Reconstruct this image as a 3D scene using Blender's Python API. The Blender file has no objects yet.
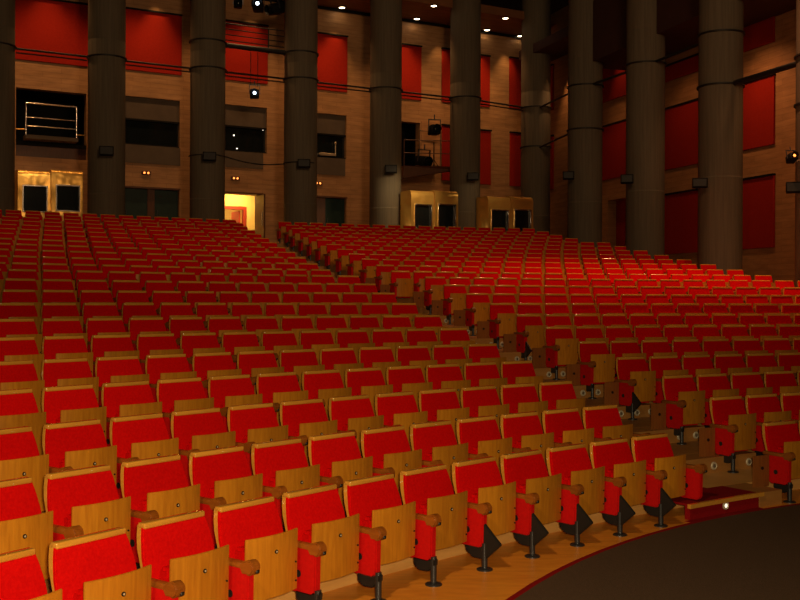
import bpy, bmesh, math, random
from mathutils import Vector, Matrix
random.seed(7)
SC = bpy.context.scene
COL = SC.collection
PI = math.pi

# ------------------------------------------------------------------ camera
F, PT, ROLL, CH = 1036.37, 0.00138, 0.003837, 2.0666
fwd = Vector((0, math.cos(PT), -math.sin(PT))); up0 = Vector((0, math.sin(PT), math.cos(PT))); rt0 = Vector((1, 0, 0))
cr, sr = math.cos(ROLL), math.sin(ROLL)
rt = rt0 * cr + up0 * sr
up = up0 * cr - rt0 * sr
cam = bpy.data.cameras.new('camera'); camo = bpy.data.objects.new('camera', cam); COL.objects.link(camo)
cam.sensor_width = 36; cam.lens = 36 * F / 800; cam.clip_end = 300; cam.clip_start = .05
M = Matrix((rt, up, -fwd)).transposed().to_4x4(); M.translation = Vector((0, 0, CH)); camo.matrix_world = M
SC.camera = camo
CAM = Vector((0, 0, CH))

def ray(x, y):
    return (fwd + rt * ((x - 400) / F) - up * ((y - 300) / F))

# ------------------------------------------------------------------ materials
def mat(name, col, rough=.6, metal=0, spec=.5, emit=None, estr=0):
    m = bpy.data.materials.new(name); m.use_nodes = True
    b = m.node_tree.nodes['Principled BSDF']
    b.inputs['Base Color'].default_value = (*col, 1); b.inputs['Roughness'].default_value = rough
    b.inputs['Metallic'].default_value = metal; b.inputs['Specular IOR Level'].default_value = spec
    if emit: b.inputs['Emission Color'].default_value = (*emit, 1); b.inputs['Emission Strength'].default_value = estr
    return m, m.node_tree, b

def noise_mat(name, c1, c2, scale=(1, 1, 1), nscale=8, rough=.6, detail=4, spec=.5, rand=0.0, bump=0, metal=0, coords='Object', dist=0):
    m, nt, b = mat(name, c1, rough, metal, spec)
    tc = nt.nodes.new('ShaderNodeTexCoord'); mp = nt.nodes.new('ShaderNodeMapping'); mp.inputs['Scale'].default_value = scale
    nz = nt.nodes.new('ShaderNodeTexNoise'); nz.inputs['Scale'].default_value = nscale; nz.inputs['Detail'].default_value = detail
    nz.inputs['Distortion'].default_value = dist
    mx = nt.nodes.new('ShaderNodeMix'); mx.data_type = 'RGBA'
    mx.inputs[6].default_value = (*c1, 1); mx.inputs[7].default_value = (*c2, 1)
    nt.links.new(tc.outputs[coords], mp.inputs[0]); nt.links.new(mp.outputs[0], nz.inputs['Vector'])
    rmp = nt.nodes.new('ShaderNodeMapRange'); rmp.inputs[1].default_value = .3; rmp.inputs[2].default_value = .7
    nt.links.new(nz.outputs['Fac'], rmp.inputs[0]); nt.links.new(rmp.outputs[0], mx.inputs[0])
    out = mx.outputs[2]
    if rand:
        oi = nt.nodes.new('ShaderNodeObjectInfo')
        ad = nt.nodes.new('ShaderNodeVectorMath'); ad.operation = 'ADD'
        sc = nt.nodes.new('ShaderNodeVectorMath'); sc.operation = 'SCALE'; sc.inputs['Scale'].default_value = 17
        nt.links.new(oi.outputs['Location'], sc.inputs[0]); nt.links.new(mp.outputs[0], ad.inputs[0]); nt.links.new(sc.outputs[0], ad.inputs[1])
        nt.links.new(ad.outputs[0], nz.inputs['Vector'])
        hv = nt.nodes.new('ShaderNodeHueSaturation'); mr = nt.nodes.new('ShaderNodeMapRange')
        mr.inputs[3].default_value = 1 - rand; mr.inputs[4].default_value = 1 + rand
        nt.links.new(oi.outputs['Random'], mr.inputs[0]); nt.links.new(mr.outputs[0], hv.inputs['Value']); nt.links.new(out, hv.inputs['Color'])
        out = hv.outputs[0]
    nt.links.new(out, b.inputs['Base Color'])
    if bump:
        bp = nt.nodes.new('ShaderNodeBump'); bp.inputs['Strength'].default_value = bump; bp.inputs['Distance'].default_value = .01
        nt.links.new(nz.outputs['Fac'], bp.inputs['Height']); nt.links.new(bp.outputs[0], b.inputs['Normal'])
    return m

def brick_mat(name, c1, c2, mortar, w, h, rough=.6, uvax=0, spec=.3, off=.5):
    # plank or block cladding, laid out on generated wall coordinates (object X = along the wall, Z = up)
    m, nt, b = mat(name, c1, rough, 0, spec)
    tc = nt.nodes.new('ShaderNodeTexCoord'); sp = nt.nodes.new('ShaderNodeSeparateXYZ'); cb = nt.nodes.new('ShaderNodeCombineXYZ')
    nt.links.new(tc.outputs['Object'], sp.inputs[0])
    nt.links.new(sp.outputs['X'], cb.inputs['X']); nt.links.new(sp.outputs['Z' if uvax == 0 else 'Y'], cb.inputs['Y'])
    br = nt.nodes.new('ShaderNodeTexBrick'); br.inputs['Scale'].default_value = 1
    br.inputs['Brick Width'].default_value = w; br.inputs['Row Height'].default_value = h; br.inputs['Mortar Size'].default_value = .006
    br.inputs['Mortar Smooth'].default_value = .3; br.offset = off
    br.inputs['Color1'].default_value = (*c1, 1); br.inputs['Color2'].default_value = (*c2, 1); br.inputs['Mortar'].default_value = (*mortar, 1)
    nt.links.new(cb.outputs[0], br.inputs['Vector'])
    nz = nt.nodes.new('ShaderNodeTexNoise'); nz.inputs['Scale'].default_value = 3; nz.inputs['Detail'].default_value = 6
    mp = nt.nodes.new('ShaderNodeMapping'); mp.inputs['Scale'].default_value = (.6, 3, 1)
    nt.links.new(cb.outputs[0], mp.inputs[0]); nt.links.new(mp.outputs[0], nz.inputs['Vector'])
    mr = nt.nodes.new('ShaderNodeMapRange'); mr.inputs[1].default_value = .3; mr.inputs[2].default_value = .7; mr.inputs[3].default_value = .78; mr.inputs[4].default_value = 1.12
    hv = nt.nodes.new('ShaderNodeHueSaturation'); nt.links.new(nz.outputs['Fac'], mr.inputs[0]); nt.links.new(mr.outputs[0], hv.inputs['Value'])
    nt.links.new(br.outputs['Color'], hv.inputs['Color']); nt.links.new(hv.outputs[0], b.inputs['Base Color'])
    return m

RED = noise_mat('red_velour', (.62, .0035, .003), (.50, .002, .002), (1, 1, 1), 60, .9, 3, .04, rand=.08, bump=.05)
REDS = noise_mat('red_board', (.55, .003, .003), (.46, .002, .002), (1, 1, 1), 40, .7, 3, .2, rand=.08)
DWOOD = noise_mat('dark_plywood', (.27, .095, .02), (.21, .068, .014), (9, 9, .9), 5, .4, 5, .4, rand=.12)
WOOD = noise_mat('seat_plywood', (.53, .215, .014), (.40, .148, .009), (9, 9, .9), 5, .36, 5, .5, rand=.16, dist=.4)
ARMW = noise_mat('arm_wood', (.30, .090, .010), (.21, .056, .006), (8, 1.2, 8), 5, .3, 5, .55, rand=.12)
EDGE = noise_mat('wood_edge', (.74, .36, .05), (.62, .28, .035), (1, 9, 9), 6, .16, 4, 1.0, rand=.1)
b_ = EDGE.node_tree.nodes['Principled BSDF']; b_.inputs['Coat Weight'].default_value = 1.0; b_.inputs['Coat Roughness'].default_value = .07; b_.inputs['Coat IOR'].default_value = 1.7
BLK = mat('black_plastic', (.012, .012, .013), .45)[0]
STEEL = mat('dark_steel', (.06, .065, .075), .38, .7)[0]
BOLT = mat('bolt_steel', (.02, .015, .012), .4, .3)[0]
BOLTC = mat('bolt_centre', (.75, .65, .5), .35, .3)[0]
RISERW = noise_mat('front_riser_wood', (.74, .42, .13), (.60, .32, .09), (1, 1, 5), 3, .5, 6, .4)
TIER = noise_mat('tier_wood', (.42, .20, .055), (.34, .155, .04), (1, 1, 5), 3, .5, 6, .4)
DARKC = noise_mat('dark_carpet', (.115, .072, .048), (.075, .047, .032), (1, 1, 1), 130, .95, 4, .1, bump=.3)
REDC = noise_mat('red_carpet', (.27, .006, .008), (.21, .004, .006), (1, 1, 1), 90, .95, 3, .1)
CONC = noise_mat('board_marked_concrete', (.150, .125, .088), (.112, .092, .065), (9, 9, .35), 2.2, .8, 6, .25, bump=.12)
WALLW = brick_mat('wall_wood_blocks', (.40, .215, .095), (.345, .180, .078), (.26, .13, .055), 1.15, .16, .55)
WALLS = brick_mat('side_wall_blocks', (.40, .200, .085), (.345, .168, .070), (.26, .13, .055), 1.15, .16, .55)
PANR = noise_mat('red_wall_fabric', (.32, .016, .006), (.27, .012, .005), (1, 1, 1), 25, .9, 3, .1)
GREYP = noise_mat('grey_board', (.105, .078, .055), (.085, .062, .045), (1, 1, 1), 3, .7, 4, .25)
DKGLASS = mat('dark_glass', (.006, .009, .010), .12, 0, .6)[0]
DOORG = noise_mat('dark_green_door', (.010, .030, .026), (.007, .022, .02), (1, 1, 1), 5, .5, 3, .3)
BROWND = noise_mat('brown_door_wood', (.10, .035, .014), (.075, .026, .010), (6, 6, 1), 4, .45, 4, .4)
CREAM_LIT = noise_mat('lamplit_corridor_plaster', (.75, .52, .16), (.70, .48, .14), (1, 1, 1), 3, .8)  # yellow of the lamp light is put into the plaster colour
REDD = mat('red_door_paint', (.30, .03, .012), .4)[0]
CHROME = mat('chrome_tube', (.75, .72, .68), .22, 1)[0]
BRASS_m, nt_, b_ = mat('brushed_brass', (.85, .50, .12), .33, .72)
nz_ = nt_.nodes.new('ShaderNodeTexNoise'); nz_.inputs['Scale'].default_value = 2.6; nz_.inputs['Detail'].default_value = 1
bp_ = nt_.nodes.new('ShaderNodeBump'); bp_.inputs['Strength'].default_value = .35; bp_.inputs['Distance'].default_value = .12
tc_ = nt_.nodes.new('ShaderNodeTexCoord'); nt_.links.new(tc_.outputs['Object'], nz_.inputs['Vector'])
nt_.links.new(nz_.outputs['Fac'], bp_.inputs['Height']); nt_.links.new(bp_.outputs[0], b_.inputs['Normal'])
BRASS = BRASS_m
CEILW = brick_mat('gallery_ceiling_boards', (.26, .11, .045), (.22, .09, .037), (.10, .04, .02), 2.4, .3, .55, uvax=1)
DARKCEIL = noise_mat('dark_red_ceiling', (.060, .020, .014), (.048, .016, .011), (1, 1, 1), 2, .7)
BLACKM = mat('matt_black', (.004, .004, .004), .7, 0, .15)[0]
CABLE = mat('black_cable', (.006, .005, .005), .6)[0]
LAMP = mat('downlight_lens', (1, .9, .7), .4, emit=(1, .72, .42), estr=14)[0]
SPOTL = mat('spot_lens', (1, 1, 1), .4, emit=(.75, .85, 1), estr=6)[0]
EXITL = mat('exit_lamp_glow', (1, .4, .1), .4, emit=(1, .26, .05), estr=3.0)[0]
STEPL = mat('step_light_lens', (.9, .85, .75), .4, emit=(1, .85, .65), estr=1.3)[0]
VENTM = mat('vent_grille', (.55, .50, .38), .45, .1)[0]
VENTR = mat('vent_core', (.16, .13, .10), .5, .1)[0]

# ------------------------------------------------------------------ mesh helpers
def link(o, parent=None):
    COL.objects.link(o)
    if parent is not None: o.parent = parent
    return o

def obj(name, bm, m, parent=None, smooth=True):
    me = bpy.data.meshes.new(name); bm.to_mesh(me); bm.free()
    for x in (m if isinstance(m, (list, tuple)) else [m]): me.materials.append(x)
    if smooth:
        for p in me.polygons: p.use_smooth = True
        try: me.set_sharp_from_angle(angle=math.radians(38))
        except Exception: pass
    return link(bpy.data.objects.new(name, me), parent)

def tag(o, label=None, cat=None, group=None, kind=None):
    if label: o['label'] = label
    if cat: o['category'] = cat
    if group: o['group'] = group
    if kind: o['kind'] = kind
    return o

def thing(name, label, cat, loc=(0, 0, 0), rotz=0, group=None):
    o = bpy.data.objects.new(name, None); COL.objects.link(o); o.location = loc; o.rotation_euler = (0, 0, rotz)
    o.empty_display_size = .2
    return tag(o, label, cat, group)

def box(bm, x0, x1, y0, y1, z0, z1, bev=0, seg=2, mi=0, mtx=None):
    vs = [bm.verts.new(Vector(v)) for v in ((x0, y0, z0), (x1, y0, z0), (x1, y1, z0), (x0, y1, z0), (x0, y0, z1), (x1, y0, z1), (x1, y1, z1), (x0, y1, z1))]
    fs = [bm.faces.new([vs[i] for i in f]) for f in ((0, 3, 2, 1), (4, 5, 6, 7), (0, 1, 5, 4), (1, 2, 6, 5), (2, 3, 7, 6), (3, 0, 4, 7))]
    for f in fs: f.material_index = mi
    if bev:
        es = list({e for f in fs for e in f.edges})
        r = bmesh.ops.bevel(bm, geom=es, offset=bev, segments=seg, affect='EDGES', profile=.5, clamp_overlap=True)
        vs = list({v for f in r['faces'] for v in f.verts} | {v for v in vs if v.is_valid})
        for f in r['faces']: f.material_index = mi
    if mtx is not None:
        for v in vs: v.co = mtx @ v.co
    return vs

def cyl(bm, p0, p1, r0, r1=None, n=16, mi=0, cap=True):
    p0, p1 = Vector(p0), Vector(p1); r1 = r0 if r1 is None else r1
    d = p1 - p0; q = d.to_track_quat('Z', 'Y').to_matrix().to_4x4()
    A = []; B = []
    for i in range(n):
        a = 2 * PI * i / n; c = Vector((math.cos(a), math.sin(a), 0))
        A.append(bm.verts.new(p0 + q @ (c * r0))); B.append(bm.verts.new(p1 + q @ (c * r1)))
    for i in range(n):
        f = bm.faces.new((A[i], A[(i + 1) % n], B[(i + 1) % n], B[i])); f.material_index = mi
    if cap:
        f = bm.faces.new(A[::-1]); f.material_index = mi
        f = bm.faces.new(B); f.material_index = mi

def lathe(bm, prof, n=24, org=(0, 0, 0), axis='Z', mi=0):
    rings = []
    for r, h in prof:
        ring = []
        for i in range(n):
            a = 2 * PI * i / n; c, s = math.cos(a) * r, math.sin(a) * r
            co = (c, s, h) if axis == 'Z' else ((c, h, s) if axis == 'Y' else (h, c, s))
            ring.append(bm.verts.new(Vector(org) + Vector(co)))
        rings.append(ring)
    for k in range(len(rings) - 1):
        for i in range(n):
            f = bm.faces.new((rings[k][i], rings[k][(i + 1) % n], rings[k + 1][(i + 1) % n], rings[k + 1][i])); f.material_index = mi
    bm.faces.new(rings[0][::-1]).material_index = mi; bm.faces.new(rings[-1]).material_index = mi
    bmesh.ops.recalc_face_normals(bm, faces=bm.faces[:])

def prism(bm, poly, x0, x1, bev=0, mi=0):   # poly in (y,z)
    A = [bm.verts.new((x0, y, z)) for y, z in poly]; B = [bm.verts.new((x1, y, z)) for y, z in poly]; n = len(poly)
    fs = [bm.faces.new(A), bm.faces.new(B[::-1])] + [bm.faces.new((A[i], B[i], B[(i + 1) % n], A[(i + 1) % n])) for i in range(n)]
    for f in fs: f.material_index = mi
    if bev: bmesh.ops.bevel(bm, geom=list({e for f in fs for e in f.edges}), offset=bev, segments=2, affect='EDGES')
    bmesh.ops.recalc_face_normals(bm, faces=bm.faces[:])

def curved_slab(x0, x1, z0, z1, yf, th, nx=10, nz=6, bow=.0, puff=0, lean=0, rnd=.012, flare=0):
    """upright slab, front face toward -Y, bowed toward -Y in the middle, top edge at z1"""
    bm = bmesh.new(); F_ = []; B_ = []
    w = (x1 - x0) / 2; cx = (x0 + x1) / 2
    def edge(u):  # rounded margin
        return u
    for j in range(nz + 1):
        v = j / nz; z = z0 + (z1 - z0) * v
        fr = []; bk = []
        for i in range(nx + 1):
            u = i / nx; x = x0 + (x1 - x0) * u; t = (x - cx) / w; x += t * flare * (min(1, (1 - v) / .38) ** .7)
            pf = puff * (1 - abs(2 * u - 1) ** 4) * (1 - abs(2 * v - 1) ** 4)
            y = yf - bow * (1 - t * t) - lean * (z1 - z)
            fr.append(bm.verts.new((x, y - pf, z))); bk.append(bm.verts.new((x, y + th, z)))
        F_.append(fr); B_.append(bk)
    for j in range(nz):
        for i in range(nx):
            bm.faces.new((F_[j][i], F_[j][i + 1], F_[j + 1][i + 1], F_[j + 1][i]))
            bm.faces.new((B_[j][i + 1], B_[j][i], B_[j + 1][i], B_[j + 1][i + 1]))
    for i in range(nx):
        bm.faces.new((F_[nz][i], F_[nz][i + 1], B_[nz][i + 1], B_[nz][i])); bm.faces.new((F_[0][i + 1], F_[0][i], B_[0][i], B_[0][i + 1]))
    for j in range(nz):
        bm.faces.new((F_[j + 1][0], F_[j][0], B_[j][0], B_[j + 1][0])); bm.faces.new((F_[j][nx], F_[j + 1][nx], B_[j + 1][nx], B_[j][nx]))
    bmesh.ops.recalc_face_normals(bm, faces=bm.faces[:])
    if rnd:
        es = [e for e in bm.edges if len(e.link_faces) == 2 and e.calc_face_angle(0) > 1.0]
        bmesh.ops.bevel(bm, geom=es, offset=rnd, segments=2, affect='EDGES', clamp_overlap=True)
    return bm

# ------------------------------------------------------------------ seat rows: plan of the auditorium
CX, CY = 13.162, -5.115
RR = [18.025, 18.91, 19.881, 20.909, 21.974, 23.038, 24.108, 25.198, 26.301, 27.409, 28.515, 29.871, 30.934, 31.991, 33.047, 34.107, 35.165, 36.221, 37.276, 38.311, 39.346, 40.381, 41.416]
ZZ = [0.15, 0.315, 0.47, 0.628, 0.782, 0.951, 1.112, 1.283, 1.453, 1.621, 1.787, 1.936, 2.093, 2.258, 2.418, 2.578, 2.749, 2.918, 3.088, 3.258, 3.428, 3.598, 3.768]
LA = [-0.66533, -0.64675, -0.62806, -0.61059, -0.59457, -0.58014, -0.56787, -0.55643, -0.54581, -0.53624, -0.52722, -0.52466, -0.5177, -0.51115, -0.50506, -0.49922, -0.49348, -0.48817, -0.48337]
RA = [-0.56234, -0.5485, -0.53407, -0.52323, -0.51072, -0.50058, -0.49084, None, -0.47436, -0.46786, -0.46106, -0.46394, -0.45883, -0.45501, -0.45082]
FL0 = .15
ZZ = [ZZ[0]] + [z - .03 for z in ZZ[1:]]
def pitch(k): return .55 if k <= 11 else .5288
def ang_from_px(k, x):
    ax = (x - 400) / F; R = RR[k - 1]
    A = ax * ax + 1; B = -2 * (ax * CX + CY); Cc = CX * CX + CY * CY - R * R
    t = (-B + math.sqrt(B * B - 4 * A * Cc)) / (2 * A)
    return math.atan2(ax * t - CX, t - CY)
def polar(R, a, z=0): return Vector((CX + R * math.sin(a), CY + R * math.cos(a), z))
def px_of(P):
    d = P - CAM; return 400 + F * d.dot(rt) / d.dot(fwd)

# ---- one seat prototype (origin on the tier, front toward -Y)
def seat_meshes():
    g = {}
    # back: red pad
    g['backrest'] = (curved_slab(-.214, .214, .27, .697, -.030, .030, 10, 8, -.004, .008, .27, .007, flare=.034), RED)
    bm = curved_slab(-.212, .212, .40, .700, -.004, .034, 8, 5, -.004, 0, .30, .003, flare=.030)
    box(bm, -.217, .213, -.038, .018, .682, .714, .008, 3)
    g['back_shell'] = (bm, EDGE)
    bm = curved_slab(-.186, .186, .165, .490, -.185, .08, 6, 5, 0, -.0, 0, .02)
    g['seat_cushion'] = (bm, RED)
    g['seat_panel'] = (curved_slab(-.207, .207, .192, .553, -.240, .014, 12, 6, .030, 0, -.02, .003), WOOD)
    bm = bmesh.new(); cyl(bm, (0, -0.2650, .455), (0, -0.2735, .455), .0125, .0115, 14, 0); cyl(bm, (0, -0.2735, .455), (0, -0.2750, .455), .0055, .0055, 10, 1)
    g['bolt'] = (bm, (BOLT, BOLTC))
    bm = bmesh.new()
    cyl(bm, (.178, -.248, .36), (.178, -.255, .36), .006, .006, 8)
    g['screw'] = (bm, BOLT)
    def side(x):
        out = {}; DY = -.05
        poly = [(-.07, .43), (-.07, .19), (-.09, .155), (-.27, .155), (-.30, .18), (-.305, .43)]
        bm = bmesh.new(); prism(bm, poly, x - .026, x + .026, .008); out['side_board'] = (bm, REDS)
        bm = bmesh.new(); prism(bm, [(-.12, .18), (-.13, .11), (-.17, .08), (-.26, .085), (-.325, .13), (-.33, .18)], x - .018, x + .018, .008); out['small_bracket'] = (bm, BLK)
        bm = bmesh.new(); prism(bm, [(-.11, .19), (-.13, .115), (-.19, .075), (-.31, .075), (-.455, .20), (-.30, .33)], x - .014, x + .014, .006); out['foot_bracket'] = (bm, BLK)
        bm = bmesh.new(); cyl(bm, (x, -.30, .008), (x, -.30, .19), .021, .021, 14); out['post'] = (bm, STEEL)
        bm = bmesh.new(); lathe(bm, [(.058, 0), (.058, .008), (.05, .013), (.024, .016)], 18, (x, -.30, 0)); out['flange'] = (bm, STEEL)
        bm = bmesh.new()
        box(bm, x - .024, x + .024, -.32, -.03, .418, .455, .010, 2)
        pr = [(-.27, .452), (-.30, .468)]
        for q in range(13):
            an = math.radians(95 + 195 * q / 12); pr.append((-.335 + .043 * math.cos(an), .434 + .043 * math.sin(an)))
        pr += [(-.30, .408), (-.27, .420)]
        prism(bm, pr, x - .034, x + .034, .009)
        out['armrest'] = (bm, ARMW)
        bm = bmesh.new(); box(bm, x - .004, x + .022, -.380, -.35, .404, .424, .004, 1); out['arm_notch'] = (bm, BLK)
        bm = bmesh.new(); cyl(bm, (x - .030, -.16, .27), (x + .030, -.16, .27), .022, .022, 14); out['pivot'] = (bm, BLK)
        for kk in out: bmesh.ops.translate(out[kk][0], verts=out[kk][0].verts[:], vec=(0, DY if kk not in ('armrest', 'arm_notch') else -.02, 0))
        return out
    g['L'] = side(-.275); g['R'] = side(.275)
    x1 = -.318; x0 = x1 - .225
    g['aisle_panel'] = (curved_slab(x0, x1, .13, .43, -.15, .014, 4, 4, .006, 0, 0, .003), DWOOD)
    bm = bmesh.new(); cyl(bm, ((x0 + x1) / 2, -.155, .31), ((x0 + x1) / 2, -.164, .31), .016, .016, 12); g['panel_bolt'] = (bm, BOLT)
    return g

G = seat_meshes()
def mesh_of(key, bmm):
    bm, m = bmm; me = bpy.data.meshes.new(key); bm.to_mesh(me); bm.free()
    for x in (m if isinstance(m, (list, tuple)) else [m]): me.materials.append(x)
    for p in me.polygons: p.use_smooth = True
    me.set_sharp_from_angle(angle=math.radians(38))
    return me
ME = {k: mesh_of(k, v) for k, v in G.items() if k not in 'LR'}
MEL = {k: mesh_of(k, v) for k, v in G['L'].items()}
MER = {k: mesh_of(k, v) for k, v in G['R'].items()}

def part(name, me, parent): return link(bpy.data.objects.new(name, me), parent)
def side_parts(root, MS, foot=True):
    part('side_board', MS['side_board'], root); part('pivot', MS['pivot'], root)
    if foot:
        part('foot_bracket', MS['small_bracket'], root)
        p = part('post', MS['post'], root); part('flange', MS['flange'], p)
    a = part('armrest', MS['armrest'], root); part('arm_notch', MS['arm_notch'], a)
def make_seat():
    root = bpy.data.objects.new('theatre_seat', None); COL.objects.link(root); root.empty_display_size = .2
    part('backrest', ME['backrest'], root); part('back_shell', ME['back_shell'], root); part('seat_cushion', ME['seat_cushion'], root)
    sp = part('seat_panel', ME['seat_panel'], root); part('bolt', ME['bolt'], sp); part('screw', ME['screw'], sp); q = part('screw', ME['screw'], sp); q.location = (0, -.001, -.11)
    side_parts(root, MEL)
    return root

def copy_tree(o, parent=None):
    c = o.copy(); COL.objects.link(c); c.parent = parent
    for ch in list(o.children): copy_tree(ch, c)
    return c

ORD = ['front', 'second', 'third', 'fourth', 'fifth', 'sixth', 'seventh', 'eighth', 'ninth', 'tenth', 'eleventh', 'twelfth', 'thirteenth', 'fourteenth',
       'fifteenth', 'sixteenth', 'seventeenth', 'eighteenth', 'nineteenth', 'twentieth', 'twenty-first', 'twenty-second', 'twenty-third', 'twenty-fourth',
       'twenty-fifth', 'twenty-sixth', 'twenty-seventh', 'twenty-eighth', 'twenty-ninth', 'thirtieth']
NTH = ['aisle'] + ORD[1:]
seats = []          # (distance, block, row, index from the aisle, location, angle)
ENDPX_L = {20: 255, 21: 247.5, 22: 243, 23: 236}
START_R = {8: (488.4, -.41685), 16: (337.5, -.26086), 17: (326, -.24778), 18: (316.5, -.23499), 19: (308, -.22289), 20: (299, None), 21: (291, None), 22: (285, None), 23: (277.5, None)}
END_R = {11: 822, 12: 772, 13: 743.8, 14: 715, 15: 691, 16: 669, 17: 648, 18: 627, 19: 612, 20: 580, 21: 562, 22: 546, 23: 531}
LEFT_END = {}; RIGHT_START = {}
for k in range(1, 24):
    R = RR[k - 1]; dp = pitch(k) / R; half = .235 / R if k <= 11 else .226 / R
    a = LA[k - 1] if k <= 19 else ang_from_px(k, ENDPX_L[k]) - .86 * dp
    LEFT_END[k] = a + .93 * dp
    j = 0
    while True:
        ac = a - j * dp + half; P = polar(R, ac, ZZ[k - 1])
        if px_of(P) < (-45 if k > 2 else -75): break
        seats.append(((P - CAM).length, 'left', k, j, P, ac)); j += 1
    if k in START_R:
        px, anc = START_R[k]; s = ang_from_px(k, px)
        if anc is not None: s = anc - round((anc - s) / dp) * dp
    else: s = RA[k - 1]
    RIGHT_START[k] = s - .07 * dp
    j = 0; first = len(seats)
    while True:
        ac = s + j * dp + half; P = polar(R, ac, ZZ[k - 1])
        if px_of(P) > (835 if k <= 11 else 900): break
        if k in END_R and px_of(P) > END_R[k]: break
        seats.append(((P - CAM).length, 'right', k, j, P, ac)); j += 1
def infr(P):
    x = px_of(P); y = 300 - F * (P + Vector((0, 0, .7)) - CAM).dot(up) / (P - CAM).dot(fwd)
    return -30 < x < 815 and y < 596
seats.sort(key=lambda s: (not infr(s[4]), s[0]))
NIND = 300
inview = [s for s in seats]
print('SEATS', len(seats))
proto = make_seat(); used = False
GRP = 'folded red theatre seats in curved rows'
for n, (d, blk, k, j, P, a) in enumerate(seats[:NIND]):
    if not used: o = proto; used = True
    else: o = copy_tree(proto)
    o.location = P; o.rotation_euler = (0, 0, -a)
    o.scale = (.96 if k > 11 else 1, 1, 1 if k == 1 else 1.042)
    if (k == 1 and blk == 'left' and j < 5) or (blk == 'right' and j == 0 and k in (4, 7)):
        for ch in o.children:
            if ch.name.startswith('foot_bracket'): ch.data = MEL['foot_bracket']; ch['label'] = 'large black diamond shaped foot bracket'
    if j == 0 and blk == 'left': side_parts(o, MER, False)
    if j == 0 and blk == 'right':
        ap = part('aisle_panel', ME['aisle_panel'], o); part('panel_bolt', ME['panel_bolt'], ap); ap['label'] = 'small dark wooden flap panel on the aisle side'
    row = ('front row' if k == 1 else ORD[k - 1] + ' row')
    where = 'at the aisle' if j == 0 else ORD[j] + ' from the aisle'
    side = 'left' if blk == 'left' else 'right'
    tag(o, 'red and wood folding theatre seat, %s %s of the aisle, %s' % (row, side, where), 'seat', GRP)
del seats[NIND + 0:NIND + 0]
# ---- the farther seats: one object
def tri(keys, extra):
    V = []; Fc = []; Mi = []; mats = [RED, EDGE, WOOD, REDS, BLK, STEEL, ARMW, BOLT]
    for kk in keys:
        me = (ME.get(kk) or MEL.get(kk)); o = len(V)
        V += [v.co.copy() for v in me.vertices]
        mi = mats.index(me.materials[0]) if me.materials[0] in mats else 7
        for p in me.polygons: Fc.append([o + i for i in p.vertices]); Mi.append(mi)
    return V, Fc, Mi, mats
def lowseat():
    bm = bmesh.new(); 
    vs = box(bm, -.216, .216, -.036, -.006, .27, .697, .008, 1, 0)
    for v in vs: v.co.y -= .30 * (.70 - v.co.z); v.co.x *= 1 + .35 * min(.25, .70 - v.co.z)
    vs = box(bm, -.212, .212, -.004, .030, .40, .70, 0, 1, 1)
    for v in vs: v.co.y -= .30 * (.70 - v.co.z)
    box(bm, -.217, .213, -.036, .018, .691, .714, .010, 3, 1)
    box(bm, -.195, .195, -.155, -.09, .215, .535, .015, 1, 0)
    box(bm, -.207, .207, -.279, -.262, .195, .545, 0, 1, 2)
    cyl(bm, (0, -.279, .455), (0, -.287, .455), .0135, .0135, 8, 7)
    box(bm, -.301, -.249, -.355, -.12, .165, .42, 0, 1, 3)
    prism(bm, [(-.18, .18), (-.19, .10), (-.31, .085), (-.38, .18)], -.291, -.259, 0, 4)
    cyl(bm, (-.275, -.35, 0), (-.275, -.35, .19), .021, .021, 8, 5)
    cyl(bm, (-.275, -.35, 0), (-.275, -.35, .012), .058, .058, 10, 5)
    box(bm, -.305, -.245, -.30, -.03, .42, .462, 0, 1, 6)
    cyl(bm, (-.275, -.31, .438), (-.275, -.40, .438), .043, .036, 10, 6)
    V = [v.co.copy() for v in bm.verts]; bm.verts.index_update()
    Fc = [[v.index for v in f.verts] for f in bm.faces]; Mi = [f.material_index for f in bm.faces]; bm.free()
    return V, Fc, Mi
LV, LF, LM = lowseat(); SM = [i in (0,) for i in LM]
V = []; Fc = []; Mi = []
for (d, blk, k, j, P, a) in seats[NIND:]:
    mx = Matrix.Translation(P) @ Matrix.Rotation(-a, 4, 'Z') @ Matrix.Diagonal((.96 if k > 11 else 1, 1, 1.042, 1))
    o = len(V); V += [mx @ v for v in LV]; Fc += [[o + i for i in f] for f in LF]; Mi += LM
me = bpy.data.meshes.new('theatre_seat'); me.from_pydata([tuple(v) for v in V], [], Fc)
for m in (RED, EDGE, WOOD, REDS, BLK, STEEL, ARMW, BOLT): me.materials.append(m)
me.polygons.foreach_set('material_index', Mi); me.update()
far = link(bpy.data.objects.new('theatre_seat', me))
tag(far, 'many small red theatre seats in the rearmost rows before the columns', 'seats', GRP, 'stuff')

# ------------------------------------------------------------------ tiers, floor
NB = Vector((-.477, .879, 0)).normalized(); WB = 34.6; DB = Vector((.879, .477, 0)).normalized()
NS = Vector((.946, .3241, 0)).normalized(); WS = 18.7; DS = Vector((.3241, -.946, 0)).normalized()
def sector(name, r0, r1, z0, z1, a0, a1, m, bevel=0, n=70):
    bm = bmesh.new(); rings = [[], [], [], []]
    for i in range(n + 1):
        a = a0 + (a1 - a0) * i / n
        for q, (r, z) in enumerate(((r0, z0), (r0, z1), (r1, z1), (r1, z0))): rings[q].append(bm.verts.new(polar(r, a, z)))
    for q in range(4):
        for i in range(n): bm.faces.new((rings[q][i], rings[q][i + 1], rings[(q + 1) % 4][i + 1], rings[(q + 1) % 4][i]))
    bm.faces.new([rings[q][0] for q in range(4)]); bm.faces.new([rings[q][n] for q in range(4)])
    bmesh.ops.recalc_face_normals(bm, faces=bm.faces[:])
    return obj(name, bm, m, None, False)
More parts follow.
